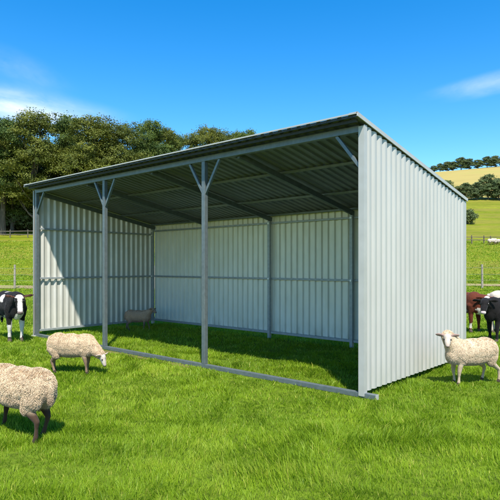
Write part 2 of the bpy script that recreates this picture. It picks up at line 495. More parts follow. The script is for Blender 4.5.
# girts
MB().box((.002, .05, 1.60), (.04, SD-.09, 1.65)).build('girt', M['pale_steel'], shed, .003)
MB().box((.002, .05, 3.0), (.04, SD-.09, 3.05)).build('girt', M['pale_steel'], shed, .003)
MB().box((SW-.04, .05, 1.60), (SW-.002, SD-.09, 1.65)).build('girt', M['pale_steel'], shed, .003)
MB().box((.05, SD-.002, 1.60), (SW-.05, SD+.040, 1.65)).build('girt', M['pale_steel'], shed, .003)
MB().box((.05, SD-.002, 3.12), (SW-.05, SD+.040, 3.17)).build('girt', M['pale_steel'], shed, .003)
# bolted plates
for x in TB:
    for z in (1.625, 3.14):
        b = MB(); b.tube([(x, SD-.084, z), (x, SD-.10, z)], [.03, .026], 10); b.build('bolt', M['bolt'], shed)
for z in (1.625, 3.0): 
    b = MB(); b.tube([(.06, SD-.12, z), (.085, SD-.12, z)], [.028, .024], 10); b.build('bolt', M['bolt'], shed)
# roof sheet, edges
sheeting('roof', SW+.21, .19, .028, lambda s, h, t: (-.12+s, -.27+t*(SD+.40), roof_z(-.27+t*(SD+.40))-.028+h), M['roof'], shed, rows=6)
e = MB()
yA, yB = -.285, SD+.14
e.beam((SW+.104, yA, roof_z(yA)-.008), (SW+.104, yB, roof_z(yB)-.008), .016, .06)
e.beam((SW+.035, yA, roof_z(yA)+.025), (SW+.035, yB, roof_z(yB)+.025), .153, .006)
e.build('verge_trim', M['trim'], shed, .002)
e = MB(); e.beam((-.135, yA, roof_z(yA)-.01), (-.135, yB, roof_z(yB)-.01), .02, .075); e.beam((-.06, yA, roof_z(yA)+.028), (-.06, yB, roof_z(yB)+.028), .165, .006)
e.build('verge_trim', M['trim'], shed, .002)
e = MB(); e.beam((-.12, -.287, roof_z(-.287)+.006), (SW+.09, -.287, roof_z(-.287)+.006), .02, .022); e.build('eave_trim', M['trim'], shed)
e = MB(); e.beam((-.11, -.262, roof_z(-.262)-.020), (SW+.08, -.262, roof_z(-.262)-.020), .012, .04); e.build('closure_strip', M['eave_shade'], shed)

# ------------------------------------------------------------------ animals
def ico(sub=3):
    import bmesh
    bm = bmesh.new(); bmesh.ops.create_icosphere(bm, subdivisions=sub, radius=1.0)
    v = np.array([tuple(x.co) for x in bm.verts]); f = [[q.index for q in p.verts] for p in bm.faces]; bm.free(); return v, f
ICO = ico(3)
def E(t, c, r, rot=None): return ('e', t, Vector(c), r, rot)
def Cc(t, p, r0, q, r1): return ('c', t, Vector(p), r0, Vector(q), r1)
def chain(t, pts, rs): return [Cc(t, pts[i], rs[i], pts[i+1], rs[i+1]) for i in range(len(pts)-1)]
def sdf(pr, X):
    if pr[0] == 'e':
        Mx = pr[4] if pr[4] is not None else Matrix.Identity(3)
        R = np.array(Mx); q = (X-np.array(pr[2])) @ R
        k = np.linalg.norm(q/np.array(pr[3]), axis=1)
        return (k-1)*np.mean(pr[3])*.8
    p, r0, q, r1 = np.array(pr[2]), pr[3], np.array(pr[4]), pr[5]
    d = q-p; t = np.clip(((X-p) @ d)/(d @ d), 0, 1)
    return np.linalg.norm(X-(p+t[:, None]*d), axis=1)-(r0+(r1-r0)*t)
def grow(name, prims, voxel, iters, colfn, m, parent, disp=None):
    vs, fs, off = [], [], 0
    for pr in prims:
        if pr[0] == 'e':
            Mx = np.array(pr[4]) if pr[4] is not None else np.eye(3)
            v = (ICO[0]*np.array(pr[3])) @ Mx.T + np.array(pr[2])
            vs.append(v); fs += [[off+i for i in f] for f in ICO[1]]; off += len(v)
        else:
            p, r0, q, r1 = pr[2], pr[3], pr[4], pr[5]
            mb = MB(); d = (q-p).normalized(); pts, rs = [], []
            for k in range(6):
                a = PI/2*(1-k/5)*.97; pts.append(p-d*(r0*math.sin(a))); rs.append(max(r0*math.cos(a), .0015))
            for k in range(6):
                a = PI/2*(k/5)*.97; pts.append(q+d*(r1*math.sin(a))); rs.append(max(r1*math.cos(a), .0015))
            mb.tube(pts, rs, 18)
            vs.append(np.array(mb.v)); fs += [[off+i for i in f] for f in mb.f]; off += len(mb.v)
    V_ = np.concatenate(vs)
    me = bpy.data.meshes.new('tmp'); me.from_pydata([tuple(a) for a in V_], [], fs)
    o = bpy.data.objects.new('tmp', me); COL.objects.link(o)
    r = o.modifiers.new('r', 'REMESH'); r.mode = 'VOXEL'; r.voxel_size = voxel
    s = o.modifiers.new('s', 'SMOOTH'); s.factor = .5; s.iterations = iters
    dg = bpy.context.evaluated_depsgraph_get(); dg.update()
    me2 = bpy.data.meshes.new_from_object(o.evaluated_get(dg))
    bpy.data.objects.remove(o); bpy.data.meshes.remove(me)
    n = len(me2.vertices); X = np.empty(n*3, np.float32); me2.vertices.foreach_get('co', X); X = X.reshape(-1, 3).astype(float)
    D = np.stack([sdf(p, X) for p in prims]); tags = [p[1] for p in prims]; best = D.argmin(0)
    T = np.array(tags)[best]
    nr = np.empty(n*3, np.float32); me2.vertices.foreach_get('normal', nr); nr = nr.reshape(-1, 3)
    if disp is not None:
        X = X + nr*disp(X, T)[:, None]
        me2.vertices.foreach_set('co', X.astype(np.float32).ravel())
    colr = colfn(X, T, nr)
    c4 = np.ones((n, 4), np.float32); c4[:, :3] = colr
    a = me2.attributes.new('coat', 'FLOAT_COLOR', 'POINT'); a.data.foreach_set('color', c4.ravel())
    me2.name = name; me2.update()
    return link(name, me2, m, parent, smooth=True), X, T, colr

def n3(X, s, seed=0):
    return (vnoise(X[:, 0]*s+seed, X[:, 2]*s+X[:, 1]*s*.7, seed)+vnoise(X[:, 1]*s-seed, X[:, 0]*s*.8+X[:, 2]*s*.6, seed+5))/2

def frame(d, up=Vector((0, 0, 1))):
    d = Vector(d).normalized(); s = up.cross(d).normalized(); u = d.cross(s).normalized()
    return d, s, u        # forward, left, up
def rotm(a, b, c): return Matrix((a, b, c)).transposed()

def sheep_prims(H, hd, legs, neck_r=(.15, .085), ear=.13, eardroop=-.1, fat=1.0, tail=True, roll=Vector((0,0,1))):
    """H poll position, hd muzzle direction, legs: dict of x offsets of feet"""
    P_ = [E('wool', (-.02, 0, .57), (.43, .205*fat, .205)), E('wool', (-.30, 0, .585), (.22, .20*fat, .20)),
          E('wool', (.27, 0, .575), (.22, .185*fat, .21)), E('wool', (.37, 0, .52), (.13, .145, .17)),
          E('wool', (-.01, 0, .49), (.41, .185*fat, .175))]
    for sgn in (-1, 1):
        P_.append(E('wool', (-.33, sgn*.09, .50), (.15, .09, .17)))
        P_.append(E('wool', (.29, sgn*.09, .49), (.12, .075, .15)))
    H = Vector(H)
    P_.append(Cc('wool', (.33, 0, .63), neck_r[0], H-Vector(hd).normalized()*.075-Vector((0,0,.03)), neck_r[1]))
    hx = legs['hl'], legs['hr']; fx = legs['fl'], legs['fr']
    for sgn, o in ((1, hx[0]), (-1, hx[1])):
        k = (-.30+o*.25, sgn*.115, .36); h = (-.43+o*.65, sgn*.105, .235); ft = (-.40+o, sgn*.10, .06)
        P_ += [Cc('wool', (-.34, sgn*.10, .46), .10, k, .07)]
        mdl = tuple((a+b)/2 for a, b in zip(h, ft)); P_ += chain('leg', [k, h, mdl, ft], [.062, .031, .021, .026]); P_.append(Cc('hoof', ft, .024, (ft[0]+.02, ft[1], .02), .031))
    for sgn, o in ((1, fx[0]), (-1, fx[1])):
        el = (.29+o*.15, sgn*.10, .42); k = (.31+o*.6, sgn*.10, .24); ft = (.30+o, sgn*.095, .06)
        P_ += [Cc('wool', (.29, sgn*.10, .48), .085, el, .055)]
        mdl = tuple((a+b)/2 for a, b in zip(k, ft)); P_ += chain('leg', [el, k, mdl, ft], [.054, .034, .021, .026]); P_.append(Cc('hoof', ft, .024, (ft[0]+.02, ft[1], .02), .031))
    d, s, u = frame(hd, roll)
    P_ += [E('face', H+d*.02, (.085, .062, .072), rotm(d, s, u)), Cc('face', H+d*.06-u*.005, .058, H+d*.175-u*.028, .036),
           Cc('face', H+d*.03-u*.03, .045, H+d*.15-u*.05, .026), E('nose', H+d*.203-u*.03, (.014, .026, .018), rotm(d, s, u))]
    for sgn in (-1, 1):
        e0 = H+s*(sgn*.05)+u*.03-d*.01; ed = (s*sgn+u*eardroop-d*.18).normalized()
        P_.append(Cc('ear', e0, .018, e0+ed*.04, .02))
        a, b, c = ed, ed.cross(d).normalized(), None; c = a.cross(b)
        P_.append(E('ear', e0+ed*ear*.55, (ear*.55, .036, .016), rotm(a, b, c)))
    if tail:
        P_ += chain('wool', [(-.49, 0, .68), (-.535, 0, .58), (-.53, 0, .43)], [.035, .032, .022])
    return P_, (H, d, s, u)

def fibres(name, obj, T, base, count, length, width, parent, which='wool', seed=1, droop=.5, keep=None):
    rng = np.random.default_rng(seed); me = obj.data
    me.calc_loop_triangles(); nt_ = len(me.loop_triangles)
    tri = np.empty(nt_*3, np.int32); me.loop_triangles.foreach_get('vertices', tri); tri = tri.reshape(-1, 3)
    X = np.empty(len(me.vertices)*3, np.float32); me.vertices.foreach_get('co', X); X = X.reshape(-1, 3)
    tri = tri[(T[tri] == which).all(1)]
    a, b, c = X[tri[:, 0]], X[tri[:, 1]], X[tri[:, 2]]
    nrm = np.cross(b-a, c-a); ar = np.linalg.norm(nrm, axis=1); pick = rng.choice(len(tri), count, p=ar/ar.sum())
    r1 = np.sqrt(rng.random(count))[:, None]; r2 = rng.random(count)[:, None]
    p = a[pick]*(1-r1)+b[pick]*r1*(1-r2)+c[pick]*r1*r2; nn = nrm[pick]/ar[pick][:, None]
    cl = base[tri[pick, 0]]
    # locks: fibres lean towards the centre of their cell
    s = 26.0
    j = np.stack([vnoise(p[:, 0]*s, p[:, 2]*s+p[:, 1]*9, 31), vnoise(p[:, 1]*s, p[:, 0]*s+7, 32), vnoise(p[:, 2]*s, p[:, 1]*s+p[:, 0]*9, 33)], 1)-.5
    dirn = nn*.6 + j*.45 + (rng.random((count, 3))-.5)*.5; dirn[:, 2] -= droop*.7
    dirn /= np.linalg.norm(dirn, axis=1)[:, None]
    L = length*(.5+.8*rng.random(count))[:, None]*(.6+.8*vnoise(p[:, 0]*11, p[:, 2]*11+p[:, 1]*5, 40))[:, None]
    side = np.cross(dirn, rng.normal(size=(count, 3))); side /= np.linalg.norm(side, axis=1)[:, None]
    w = width*(.6+.8*rng.random(count))[:, None]
    mid = p+dirn*L*.55; tip = mid+(dirn*.6+np.array([0, 0, -droop*.55])+j*.5)*L*.5
    p = p-nn*.004
    v = np.stack([p-side*w, p+side*w, mid+side*w*.8, mid-side*w*.8, tip], 1).reshape(-1, 3)
    k = np.arange(count)*5
    f = np.stack([k, k+1, k+2, k+3, k+3, k+2, k+4], 1).ravel()
    cl = cl*(.96+.1*rng.random(count))[:, None]
    o = link(name, np_mesh(name, v, f, np.tile([4, 3], count), {'coat': np.repeat(cl, 5, 0)}), M['coat'], parent)
    return o

def eyes(parent, fr, fwd, out, up_, r):
    H, d, s, u = fr
    for sgn in (-1, 1):
        c = H+d*fwd+s*(sgn*out)+u*up_
        mb = MB(); v, f = ICO
        mb.v = [tuple(Vector(a)*r+c) for a in v]; mb.f = [list(q) for q in f]
        mb.build('eye', M['eye'], parent, smooth=True)

def make_sheep(loc, heading, scale, label, H, hd, legs, wool, face, legc, fib=0, seed=1, ear=.13, eardroop=-.1, fat=1., neck_r=(.15,.085), dirty=(.30,.20,.11), earc=None, darkhoof=(.05,.035,.025), voxel=.011, rot_roll=Vector((0,0,1)), L=.03, blotch=None):
    root = empty('sheep', (loc[0], loc[1], tz(*loc)), math.atan2(heading[1], heading[0]), scale)
    tag(root, label, 'sheep')
    P_, fr = sheep_prims(H, hd, legs, neck_r, ear, eardroop, fat, roll=rot_roll)
    wool = np.array(wool); face = np.array(face); legc = np.array(legc); dirty = np.array(dirty); earc = np.array(earc if earc else face)
    def colfn(X, T, nr):
        c = np.empty((len(X), 3)); c[:] = wool
        nz = n3(X, 9, seed)
        # stained wool on belly, breech and round the tail
        dz = np.clip((.52-X[:, 2])/.18, 0, 1)*.75 + np.clip((-.40-X[:, 0])/.12, 0, 1)*np.clip((.66-X[:, 2])/.2, 0, 1)*.7
        dz = np.clip(dz*(.3+.9*nz)*.9, 0, 1)[:, None]
        c = c*(1-dz)+dirty*dz
        c *= (.95+.1*nz)[:, None]
        fm = T == 'face'; c[fm] = face*(.92+.16*nz[fm])[:, None]
        lm = (T == 'leg') & (X[:, 2] <= .42)
        k = np.clip((.42-X[:, 2])/.12, 0, 1)[:, None]*np.ones(3)
        cc = c*(1-k)+legc*(.75+.5*nz)[:, None]*k; c[lm] = cc[lm]
        if blotch is not None:
            bl = lm & (n3(X, 16, seed+8) > .5); c[bl] = np.array(blotch)
        rel = X-np.array(fr[0]); fw = rel @ np.array(fr[1]); k2 = np.clip((fw-.13)/.06, 0, 1)[:, None]*(fm[:, None])*.45; c = c*(1-k2)+np.array((.30, .20, .16))*k2
        c[T == 'hoof'] = darkhoof; c[T == 'nose'] = (.06, .035, .03); c[T == 'ear'] = earc
        return c
    def disp(X, T):
        w = (T == 'wool')*1.0
        return w*(.011*(n3(X, 8, seed)-.5)+.005*(n3(X, 30, seed+3)-.5))
    ob, X, T, colr = grow('body', P_, voxel, 5, colfn, M['coat'], root, disp)
    T[(T == 'leg') & (X[:, 2] > .37)] = 'wool'
    if fib:
        fibres('fleece', ob, T, colr, int(fib*1.35), L, .0024, root, seed=seed)
    eyes(root, fr, .075, .053, .012, .0145)
    return root

WOOL = (.60, .47, .33)
# rump-on sheep, cut by the left edge of the picture
make_sheep((-2.72, 6.22), (-.86, .50), 1.03, 'big cream sheep with dark muddy legs seen from behind at the left edge',
           (.80, .10, .42), (.55, .12, -.83), dict(hl=-.02, hr=.10, fl=.02, fr=.10), (.70, .54, .36), (.62, .52, .40), (.06, .034, .02),
           fib=70000, seed=3, dirty=(.26, .17, .10), neck_r=(.15, .09), L=.021, voxel=.010)
# grazing sheep
make_sheep((-3.30, 9.80), (.97, -.22), .93, 'cream sheep with a white face grazing in front of the shelter',
           (.66, -.02, .36), (.52, -.10, -.85), dict(hl=-.06, hr=.06, fl=-.02, fr=.07), (.70, .54, .36), (.52, .45, .37), (.20, .13, .08),
           fib=45000, seed=5, dirty=(.30, .20, .11), neck_r=(.155, .085), earc=(.55,.42,.34), L=.017, darkhoof=(.04,.03,.02))
# sheep in the shade of the shelter
make_sheep((-3.42, 16.15), (.985, -.17), .80, 'grey-brown sheep walking in the shade inside the shelter',
           (.60, -.02, .80), (.80, -.42, -.36), dict(hl=-.12, hr=.06, fl=.12, fr=-.05), (.50, .33, .21), (.26, .18, .12), (.16, .12, .09),
           fib=16000, seed=8, dirty=(.17, .12, .085), neck_r=(.15, .085), L=.018, voxel=.012)
# sheep looking at the camera
make_sheep((3.74, 8.93), (-.93, -.33), .97, 'cream sheep with head up facing the camera beside the right-hand wall',
           (.52, .02, .83), (.52, .62, -.58), dict(hl=-.12, hr=.06, fl=.05, fr=-.02), (.71, .565, .395), (.52, .45, .37), (.42, .32, .22),
           fib=45000, seed=9, dirty=(.36, .25, .15), neck_r=(.175, .10), ear=.14, eardroop=-.05, earc=(.30, .20, .17), L=.015, fat=1.05)

# flock far off by the rail fence
def far_flock():
    P_, fr = sheep_prims((.62, 0, .34), (.5, 0, -.86), dict(hl=-.05, hr=.05, fl=0, fr=.06))
    def colfn(X, T, nr):
        c = np.empty((len(X), 3)); c[:] = (.52, .44, .36); c[(T == 'leg') | (T == 'hoof')] = (.12, .08, .06); c[T == 'face'] = (.15, .1, .08); return c
    spots = [(34.9, 76.3, .2, 'far white sheep nearest the last visible post of the rail fence'),
             (36.1, 76.0, 2.9, 'far white sheep grazing at the right edge beside the rail fence'),
             (35.6, 77.0, .5, 'far white sheep standing behind the two grazing by the rail fence')]
    root0 = None
    for x, y, rz, lab in spots:
        if root0 is None:
            root = empty('sheep', (x, y, tz(x, y)), rz, 1.15); grow('body', P_, .03, 3, colfn, M['coat'], root); root0 = root
        else:
            root = root0.copy(); COL.objects.link(root); root.location = (x, y, tz(x, y)); root.rotation_euler = (0, 0, rz)
            for ch in list(root0.children):
                c = ch.copy(); COL.objects.link(c); c.parent = root
        tag(root, lab, 'sheep', 'sheep grazing far off by the rail fence')
far_flock()

def cow_prims(H, hd, legs, neck0=(.58, 0, 1.02), eardroop=-.15, back=1.28):
    P_ = [E('b', (-.05, 0, .92), (.72, .30, .33)), E('b', (-.52, 0, .98), (.30, .27, .28)), E('b', (.48, 0, .95), (.30, .24, .33)),
          E('b', (.62, 0, .84), (.16, .17, .27)), E('b', (0, 0, 1.16), (.66, .12, .09)), E('b', (-.62, 0, 1.10), (.16, .22, .12)),
          E('b', (-.05, 0, .80), (.50, .27, .25))]
    for sgn in (-1, 1):
        P_ += [E('b', (-.58, sgn*.15, .84), (.20, .12, .28)), E('b', (.47, sgn*.15, .82), (.16, .10, .25))]
    H = Vector(H); d, s, u = frame(hd)
    P_.append(Cc('b', neck0, .215, H-d*.05-u*.02, .125)); P_.append(Cc('b', (.60, 0, .86), .15, H-u*.12, .07))
    for sgn, o in ((1, legs['hl']), (-1, legs['hr'])):
        k = (-.50+o*.2, sgn*.17, .66); h = (-.72+o*.6, sgn*.15, .45); ft = (-.66+o, sgn*.15, .10)
        P_ += [Cc('b', (-.58, sgn*.15, .84), .16, k, .12)]; P_ += chain('leg', [k, h, tuple((a+b)/2 for a, b in zip(h, ft)), ft], [.10, .056, .036, .042])
        P_.append(Cc('hoof', ft, .040, (ft[0]+.03, ft[1], .03), .055))
    for sgn, o in ((1, legs['fl']), (-1, legs['fr'])):
        el = (.48+o*.1, sgn*.15, .66); k = (.50+o*.6, sgn*.145, .38); ft = (.49+o, sgn*.14, .10)
        P_ += [Cc('b', (.48, sgn*.15, .84), .13, el, .09)]; P_ += chain('leg', [el, k, tuple((a+b)/2 for a, b in zip(k, ft)), ft], [.078, .056, .036, .042])
        P_.append(Cc('hoof', ft, .040, (ft[0]+.03, ft[1], .03), .055))
    P_ += [E('face', H+d*.06, (.16, .115, .125), rotm(d, s, u)), Cc('face', H+d*.10-u*.01, .10, H+d*.36-u*.06, .070),
           Cc('face', H+d*.08-u*.06, .085, H+d*.33-u*.09, .05), E('nose', H+d*.415-u*.068, (.045, .075, .055), rotm(d, s, u))]
    for sgn in (-1, 1):
        e0 = H+s*(sgn*.09)+u*.06-d*.01; ed = (s*sgn+u*eardroop-d*.15).normalized()
        b = ed.cross(d).normalized(); P_.append(Cc('ear', e0, .03, e0+ed*.07, .032))
        P_.append(E('ear', e0+ed*.15, (.105, .052, .02), rotm(ed, b, ed.cross(b))))
    P_ += chain('b', [(-.80, 0, 1.12), (-.86, 0, .95), (-.87, 0, .62)], [.045, .032, .024]); P_.append(E('b', (-.87, 0, .50), (.04, .04, .14)))
    return P_, (H, d, s, u)
def make_cow(loc, heading, scale, label, H, hd, legs, base, white, facew, seed, nosec=(.45,.28,.24), earc=None, voxel=.017, redear=False, eardroop=-.15):
    root = empty('cow', (loc[0], loc[1], tz(*loc)), math.atan2(heading[1], heading[0]), scale)
    tag(root, label, 'cow')
    P_, fr = cow_prims(H, hd, legs, eardroop=eardroop); H_, d, s, u = fr
    base = np.array(base); W_ = np.array((.62, .58, .52))
    def colfn(X, T, nr):
        c = np.empty((len(X), 3)); c[:] = base; nz = n3(X, 5, seed)
        c *= (.8+.4*n3(X, 9, seed+1))[:, None]
        for (p, r) in white:
            dd = np.linalg.norm(X-np.array(p), axis=1)+.26*(n3(X, 6, seed+3)-.5)*2*min(1, r*4)+.05*(n3(X, 19, seed+4)-.5)
            c[dd < r] = W_
        lg = (T == 'leg') | (T == 'hoof')
        if facew:
            rel = X-np.array(H_); lat = np.abs(rel @ np.array(s)); fw = rel @ np.array(d); up = rel @ np.array(u)
            blaze = (T == 'face') & (lat < facew*(.8+.5*nz)*(1+1.2*np.clip(.1-fw,0,.1)/.1)) & (up > -.03-.12*(fw > .3))
            c[blaze] = W_
        c[T == 'nose'] = nosec; c[T == 'hoof'] = (.08, .06, .045)
        if redear:
            c[(T == 'ear') & (nr @ np.array(d) > .55)] = (.20, .08, .06)
        return c
    ob, X, T, colr = grow('body', P_, voxel, 5, colfn, M['hide'], root)
    fibres('coat_hair', ob, np.where((T == 'b') | (T == 'leg') | (T == 'face') | (T == 'ear'), 'b', T), colr, 26000, .013, .0022, root, which='b', seed=seed, droop=.9)
    eyes(root, fr, .12, .098, .03, .024)
    return root
make_cow((-6.42, 14.15), (.62, -.78), 1.03, 'black and white cow with a white blaze looking at the camera left of the shelter',
         (.88, -.02, 1.12), (.66, -.10, -.66), dict(hl=.05, hr=-.08, fl=.03, fr=-.02), (.010, .009, .009),
         [((.72, 0, .60), .16), ((.5, .14, .30), .24), ((.5, -.14, .30), .24), ((-.2, .2, 1.15), .28), ((.1, -.25, 1.1), .16), ((-.6, -.2, .4), .3), ((-.6, .2, .4), .3), ((0, 0, .56), .22)], .055, 4, nosec=(.16, .12, .11), redear=True, eardroop=0.0)
make_cow((6.72, 13.9), (-.90, -.44), .92, 'black cow with a pale muzzle standing at the right edge in front of two others',
         (.90, .06, 1.14), (.70, .45, -.48), dict(hl=.0, hr=-.08, fl=.03, fr=-.05), (.009, .0075, .007), [], 0, 6, nosec=(.55, .45, .44))
make_cow((6.46, 16.1), (.45, -.89), .95, 'red-brown cow with white brisket between the shelter wall and the black cow',
         (.90, .02, 1.06), (.80, -.3, -.62), dict(hl=.05, hr=-.08, fl=.04, fr=-.04), (.12, .028, .012),
         [((.76, 0, .64), .17), ((.56, .16, .62), .10), ((.66, -.1, .74), .09), ((.3, -.25, .68), .10), ((-.1, 0, .5), .2), ((.5, -.14, .2), .06)], .05, 7)
make_cow((7.80, 15.4), (.97, -.2), .99, 'pale cream-white cow whose back shows behind the black cow',
         (.95, .0, .70), (.55, 0, -.8), dict(hl=.05, hr=-.08, fl=.04, fr=-.04), (.50, .44, .36), [], 0, 8)

# ------------------------------------------------------------------ fences
def fence(name, label, pts, post_h, post_w, rails, m_post, m_rail, rail_r, wire=False, tilt=.03):
    root = empty(name, (pts[0][0], pts[0][1], tz(*pts[0]))); tag(root, label, 'fence')
    ox, oy, oz = root.location; rr = random.Random(len(pts)*3+1)
    tops = []
    for (x, y) in pts:
        z = tz(x, y); b = MB(); h = post_h*(.94+.1*rr.random()); a, c = rr.uniform(-tilt, tilt), rr.uniform(-tilt, tilt)
        b.tube([(x-ox, y-oy, z-oz-.2), (x-ox+a*.5, y-oy+c*.5, z-oz+h*.5), (x-ox+a, y-oy+c, z-oz+h)], [post_w*.52, post_w*.5, post_w*.46], 9)
        b.build('post', m_post, root); tops.append((x-ox, y-oy, z-oz))
    for fr in rails:
        b = MB()
        if wire:
            b.tube([(p[0], p[1]-post_w*.5-.004, p[2]+post_h*fr) for p in tops], [rail_r]*len(tops), 4)
        else:
            for p, q in zip(tops[:-1], tops[1:]):
                b.beam((p[0], p[1]-post_w*.5, p[2]+post_h*fr+rr.uniform(-.03, .03)), (q[0], q[1]-post_w*.5, q[2]+post_h*fr+rr.uniform(-.03, .03)), .04, rail_r)
        b.build('wire' if wire else 'rail', m_rail, root)
    return root
fence('wire_fence', 'thin wire fence on pale wooden posts crossing the pasture beyond the shelter',
      [(-15.6+3.1*k, 35.0) for k in range(-3, 15)], 1.55, .14, (.35, .6, .88), M['post_wood'], M['wire'], .007, wire=True)
fence('rail_fence', 'dark post-and-rail fence at the foot of the left-hand trees',
      [(-48+2.9*k, 86.5) for k in range(0, 14)], 1.35, .16, (.4, .8), M['dark_wood'], M['dark_wood'], .12)
fence('rail_fence', 'dark timber rail fence on the right slope beside the far sheep',
      [(27.5+1.35*k*(1+.06*(k % 2)), 78.5-.05*k) for k in range(0, 15)], 1.2, .17, (.45, .8), M['dark_wood'], M['dark_wood'], .10)

# ------------------------------------------------------------------ trees
def leaf_cloud(lobes, nclump, per, size, rng, csize=.9, flat=.75):
    cs = []; vol = np.array([l[1]**2 for l in lobes]); pr = vol/vol.sum()
    idx = rng.choice(len(lobes), nclump, p=pr)
    c0 = np.array([l[0] for l in lobes])[idx]; rad = np.array([l[1] for l in lobes])[idx][:, None]
    d = rng.normal(size=(nclump, 3)); d /= np.linalg.norm(d, axis=1)[:, None]
    d[:, 2] = np.where(d[:, 2] < -.35, -d[:, 2]*.5, d[:, 2])
    c = c0+d*rad*(.62+.42*rng.random(nclump))[:, None]*np.array([1, 1, flat])
    tint_c = rng.random(nclump)
    n = nclump*per; ci = np.repeat(np.arange(nclump), per)
    sp = csize*(.6+.8*rng.random(nclump))[ci][:, None]
    p = c[ci]+rng.normal(size=(n, 3))*sp*np.array([.5, .5, .28])
    nrm = rng.normal(size=(n, 3))*.6+d[ci]*.9+np.array([0, 0, .35]); nrm /= np.linalg.norm(nrm, axis=1)[:, None]
    a = np.cross(nrm, rng.normal(size=(n, 3))); a /= np.linalg.norm(a, axis=1)[:, None]; b = np.cross(nrm, a)
    s = size*(.55+.9*rng.random(n))[:, None]
    v = np.stack([p-a*s, p+b*s*.55, p+a*s, p-b*s*.55], 1).reshape(-1, 3)
    k = np.arange(n)*4
    f = np.stack([k, k+1, k+2, k+3], 1).ravel()
    tint = np.clip(.5+.7*(tint_c[ci]-.5)+.2*(rng.random(n)-.5), 0, 1)
    return v, f, np.full(n, 4), np.repeat(tint, 4)
def tree_variant(seed, H=20., R=6.5, base=.22, nlobe=15, nclump=150, per=42, leaf=.26, m=None, csize=1.0):
    rng = np.random.default_rng(seed); lobes = []
    for i in range(nlobe):
        zf = base+.08+(1-base-.16)*(i+.5)/nlobe
        prof = math.sin(PI*min(1, max(.08, (zf-base)/(1-base)))**.75)
        a = i*2.4+rng.random()*1.2; rr = R*(.25+.5*rng.random())*prof
        lobes.append(((math.cos(a)*rr, math.sin(a)*rr, zf*H), R*(.30+.16*rng.random())*(.7+.4*prof)))
    lobes.append(((0, 0, H*(base+1)/2), R*.55)); lobes.append(((rng.normal()*.5, rng.normal()*.5, H*.86), R*.34))
    v, f, s, t = leaf_cloud(lobes, nclump, per, leaf, rng, csize)
    crown = np_mesh('crown', v, f, s, {'tint': t}); crown.materials.append(m)
    tb = MB(); pts = [(0, 0, -.5), (rng.normal()*.1, rng.normal()*.1, H*.15), (rng.normal()*.3, rng.normal()*.3, H*.45), (rng.normal()*.4, rng.normal()*.4, H*.8)]
    r0 = H*.020; tb.tube(pts, [r0*1.35, r0, r0*.6, r0*.15], 9)
    for l in lobes[:-2][::1]:
        c = Vector(l[0]); zs = max(H*base*.7, c.z-H*.22); f_ = min(1, zs/(H*.8)); st = Vector((0, 0, zs))
        md = st.lerp(c, .5)+Vector((0, 0, -.03*H)); tb.tube([st, md, c], [r0*.34*(1-.5*f_), r0*.18, r0*.05], 6)
    trunk = tb.mesh('trunk'); trunk.materials.append(M['bark'])
    return trunk, crown
VAR = [tree_variant(100+i, 20, r, b, nl, 640, 58, .135, M['leaf_b' if i in (1, 3, 4) else 'leaf'], .85) for i, (r, b, nl) in enumerate([(6.8, .20, 16), (6.0, .24, 14), (7.2, .17, 18), (5.4, .12, 14), (6.4, .06, 15)])]
VFAR = [tree_variant(200+i, 8, 4.0, .04, 14, 400, 36, .16, M['leaf_haze'], .5) for i in range(3)]
def place_tree(name, x, y, h, wf, var, label, group, rz, H0):
    root = empty(name, (x, y, tz(x, y)-.1), rz, (h/H0*wf, h/H0*wf, h/H0))
    tag(root, label, 'tree', group)
    for nm, me in (('trunk', var[0]), ('crown', var[1])):
        o = bpy.data.objects.new(nm, me); COL.objects.link(o); o.parent = root
    return root
def at(px, Y): return (px-CX)/F*Y
G = 'woodland trees beyond the left of the shelter'
front = [(-34, 91, 112, 1.1, 0, 'broad olive tree mostly outside the left edge of the photo'),
  (3, 92, 113, 1.0, 1, 'tall leafy tree at the left edge above the black and white cow'),
  (36, 91.5, 111, 1.05, 2, 'tall spreading tree second from the left edge, standing over the left post'),
  (66, 95, 114, .85, 3, 'tree with a ragged light-green top, third tall one from the left'),
  (94, 92, 117, 1.05, 0, 'wide dense tree whose round crown rises above the left half of the roof'),
  (122, 94, 123, .95, 2, 'yellow-green round tree directly right of the widest crown'),
  (150, 103, 117, .72, 1, 'taller tree that stands out above its neighbours behind the roof'),
  (176, 108, 134, .8, 3, 'low rounded tree just right of the one that stands out behind the roof'),
  (163, 106, 128, .8, 0, 'tree filling the dip right of the one that stands out behind the roof'),
  (193, 110, 133, .8, 2, 'even-topped tree left of the small peaked one behind the roof'),
  (223, 114, 131, .75, 2, 'tree between the small peaked one and the last treetop of the wood'),
  (250, 118, 129, .75, 3, 'treetop barely clearing the roof edge, the very last of the wood'),
  (209, 112, 126, .72, 0, 'small peaked tree above the middle of the roof edge'),
  (236, 116, 129, .62, 1, 'last small treetop showing above the roof edge at the right end of the wood')]
for i, (px, Y, ty, wf, vi, lab) in enumerate(front):
    x = at(px, Y); z = tz(x, Y); top = EYE+(HY-ty+3)/F*Y
    place_tree('broadleaf_tree', x, Y, (top-z)*1.0, wf, VAR[vi], lab, G, i*1.9, 20.)
rr = random.Random(5)
k = 0
for (Y, px0, px1, step, ty0, vi_) in ((104, -60, 165, 22, 134, (4, 3)), (120, -50, 250, 21, 146, (4, 2)), (97, -45, 150, 27, 160, (3, 4))):
    px = px0
    while px < px1:
        x = at(px, Y+rr.uniform(-3, 3)); yy = Y+rr.uniform(-3, 3); z = tz(x, yy); ty = ty0+rr.uniform(-8, 8)+(0 if px < 120 else (px-120)*.05)
        place_tree('broadleaf_tree', x, yy, EYE+(HY-ty)/F*yy-z, rr.uniform(1.0, 1.3), VAR[vi_[k % 2]],
                   'tree of the dark inner wood, mostly hidden behind the front trees', G, rr.uniform(0, 6), 20.)
        px += step; k += 1
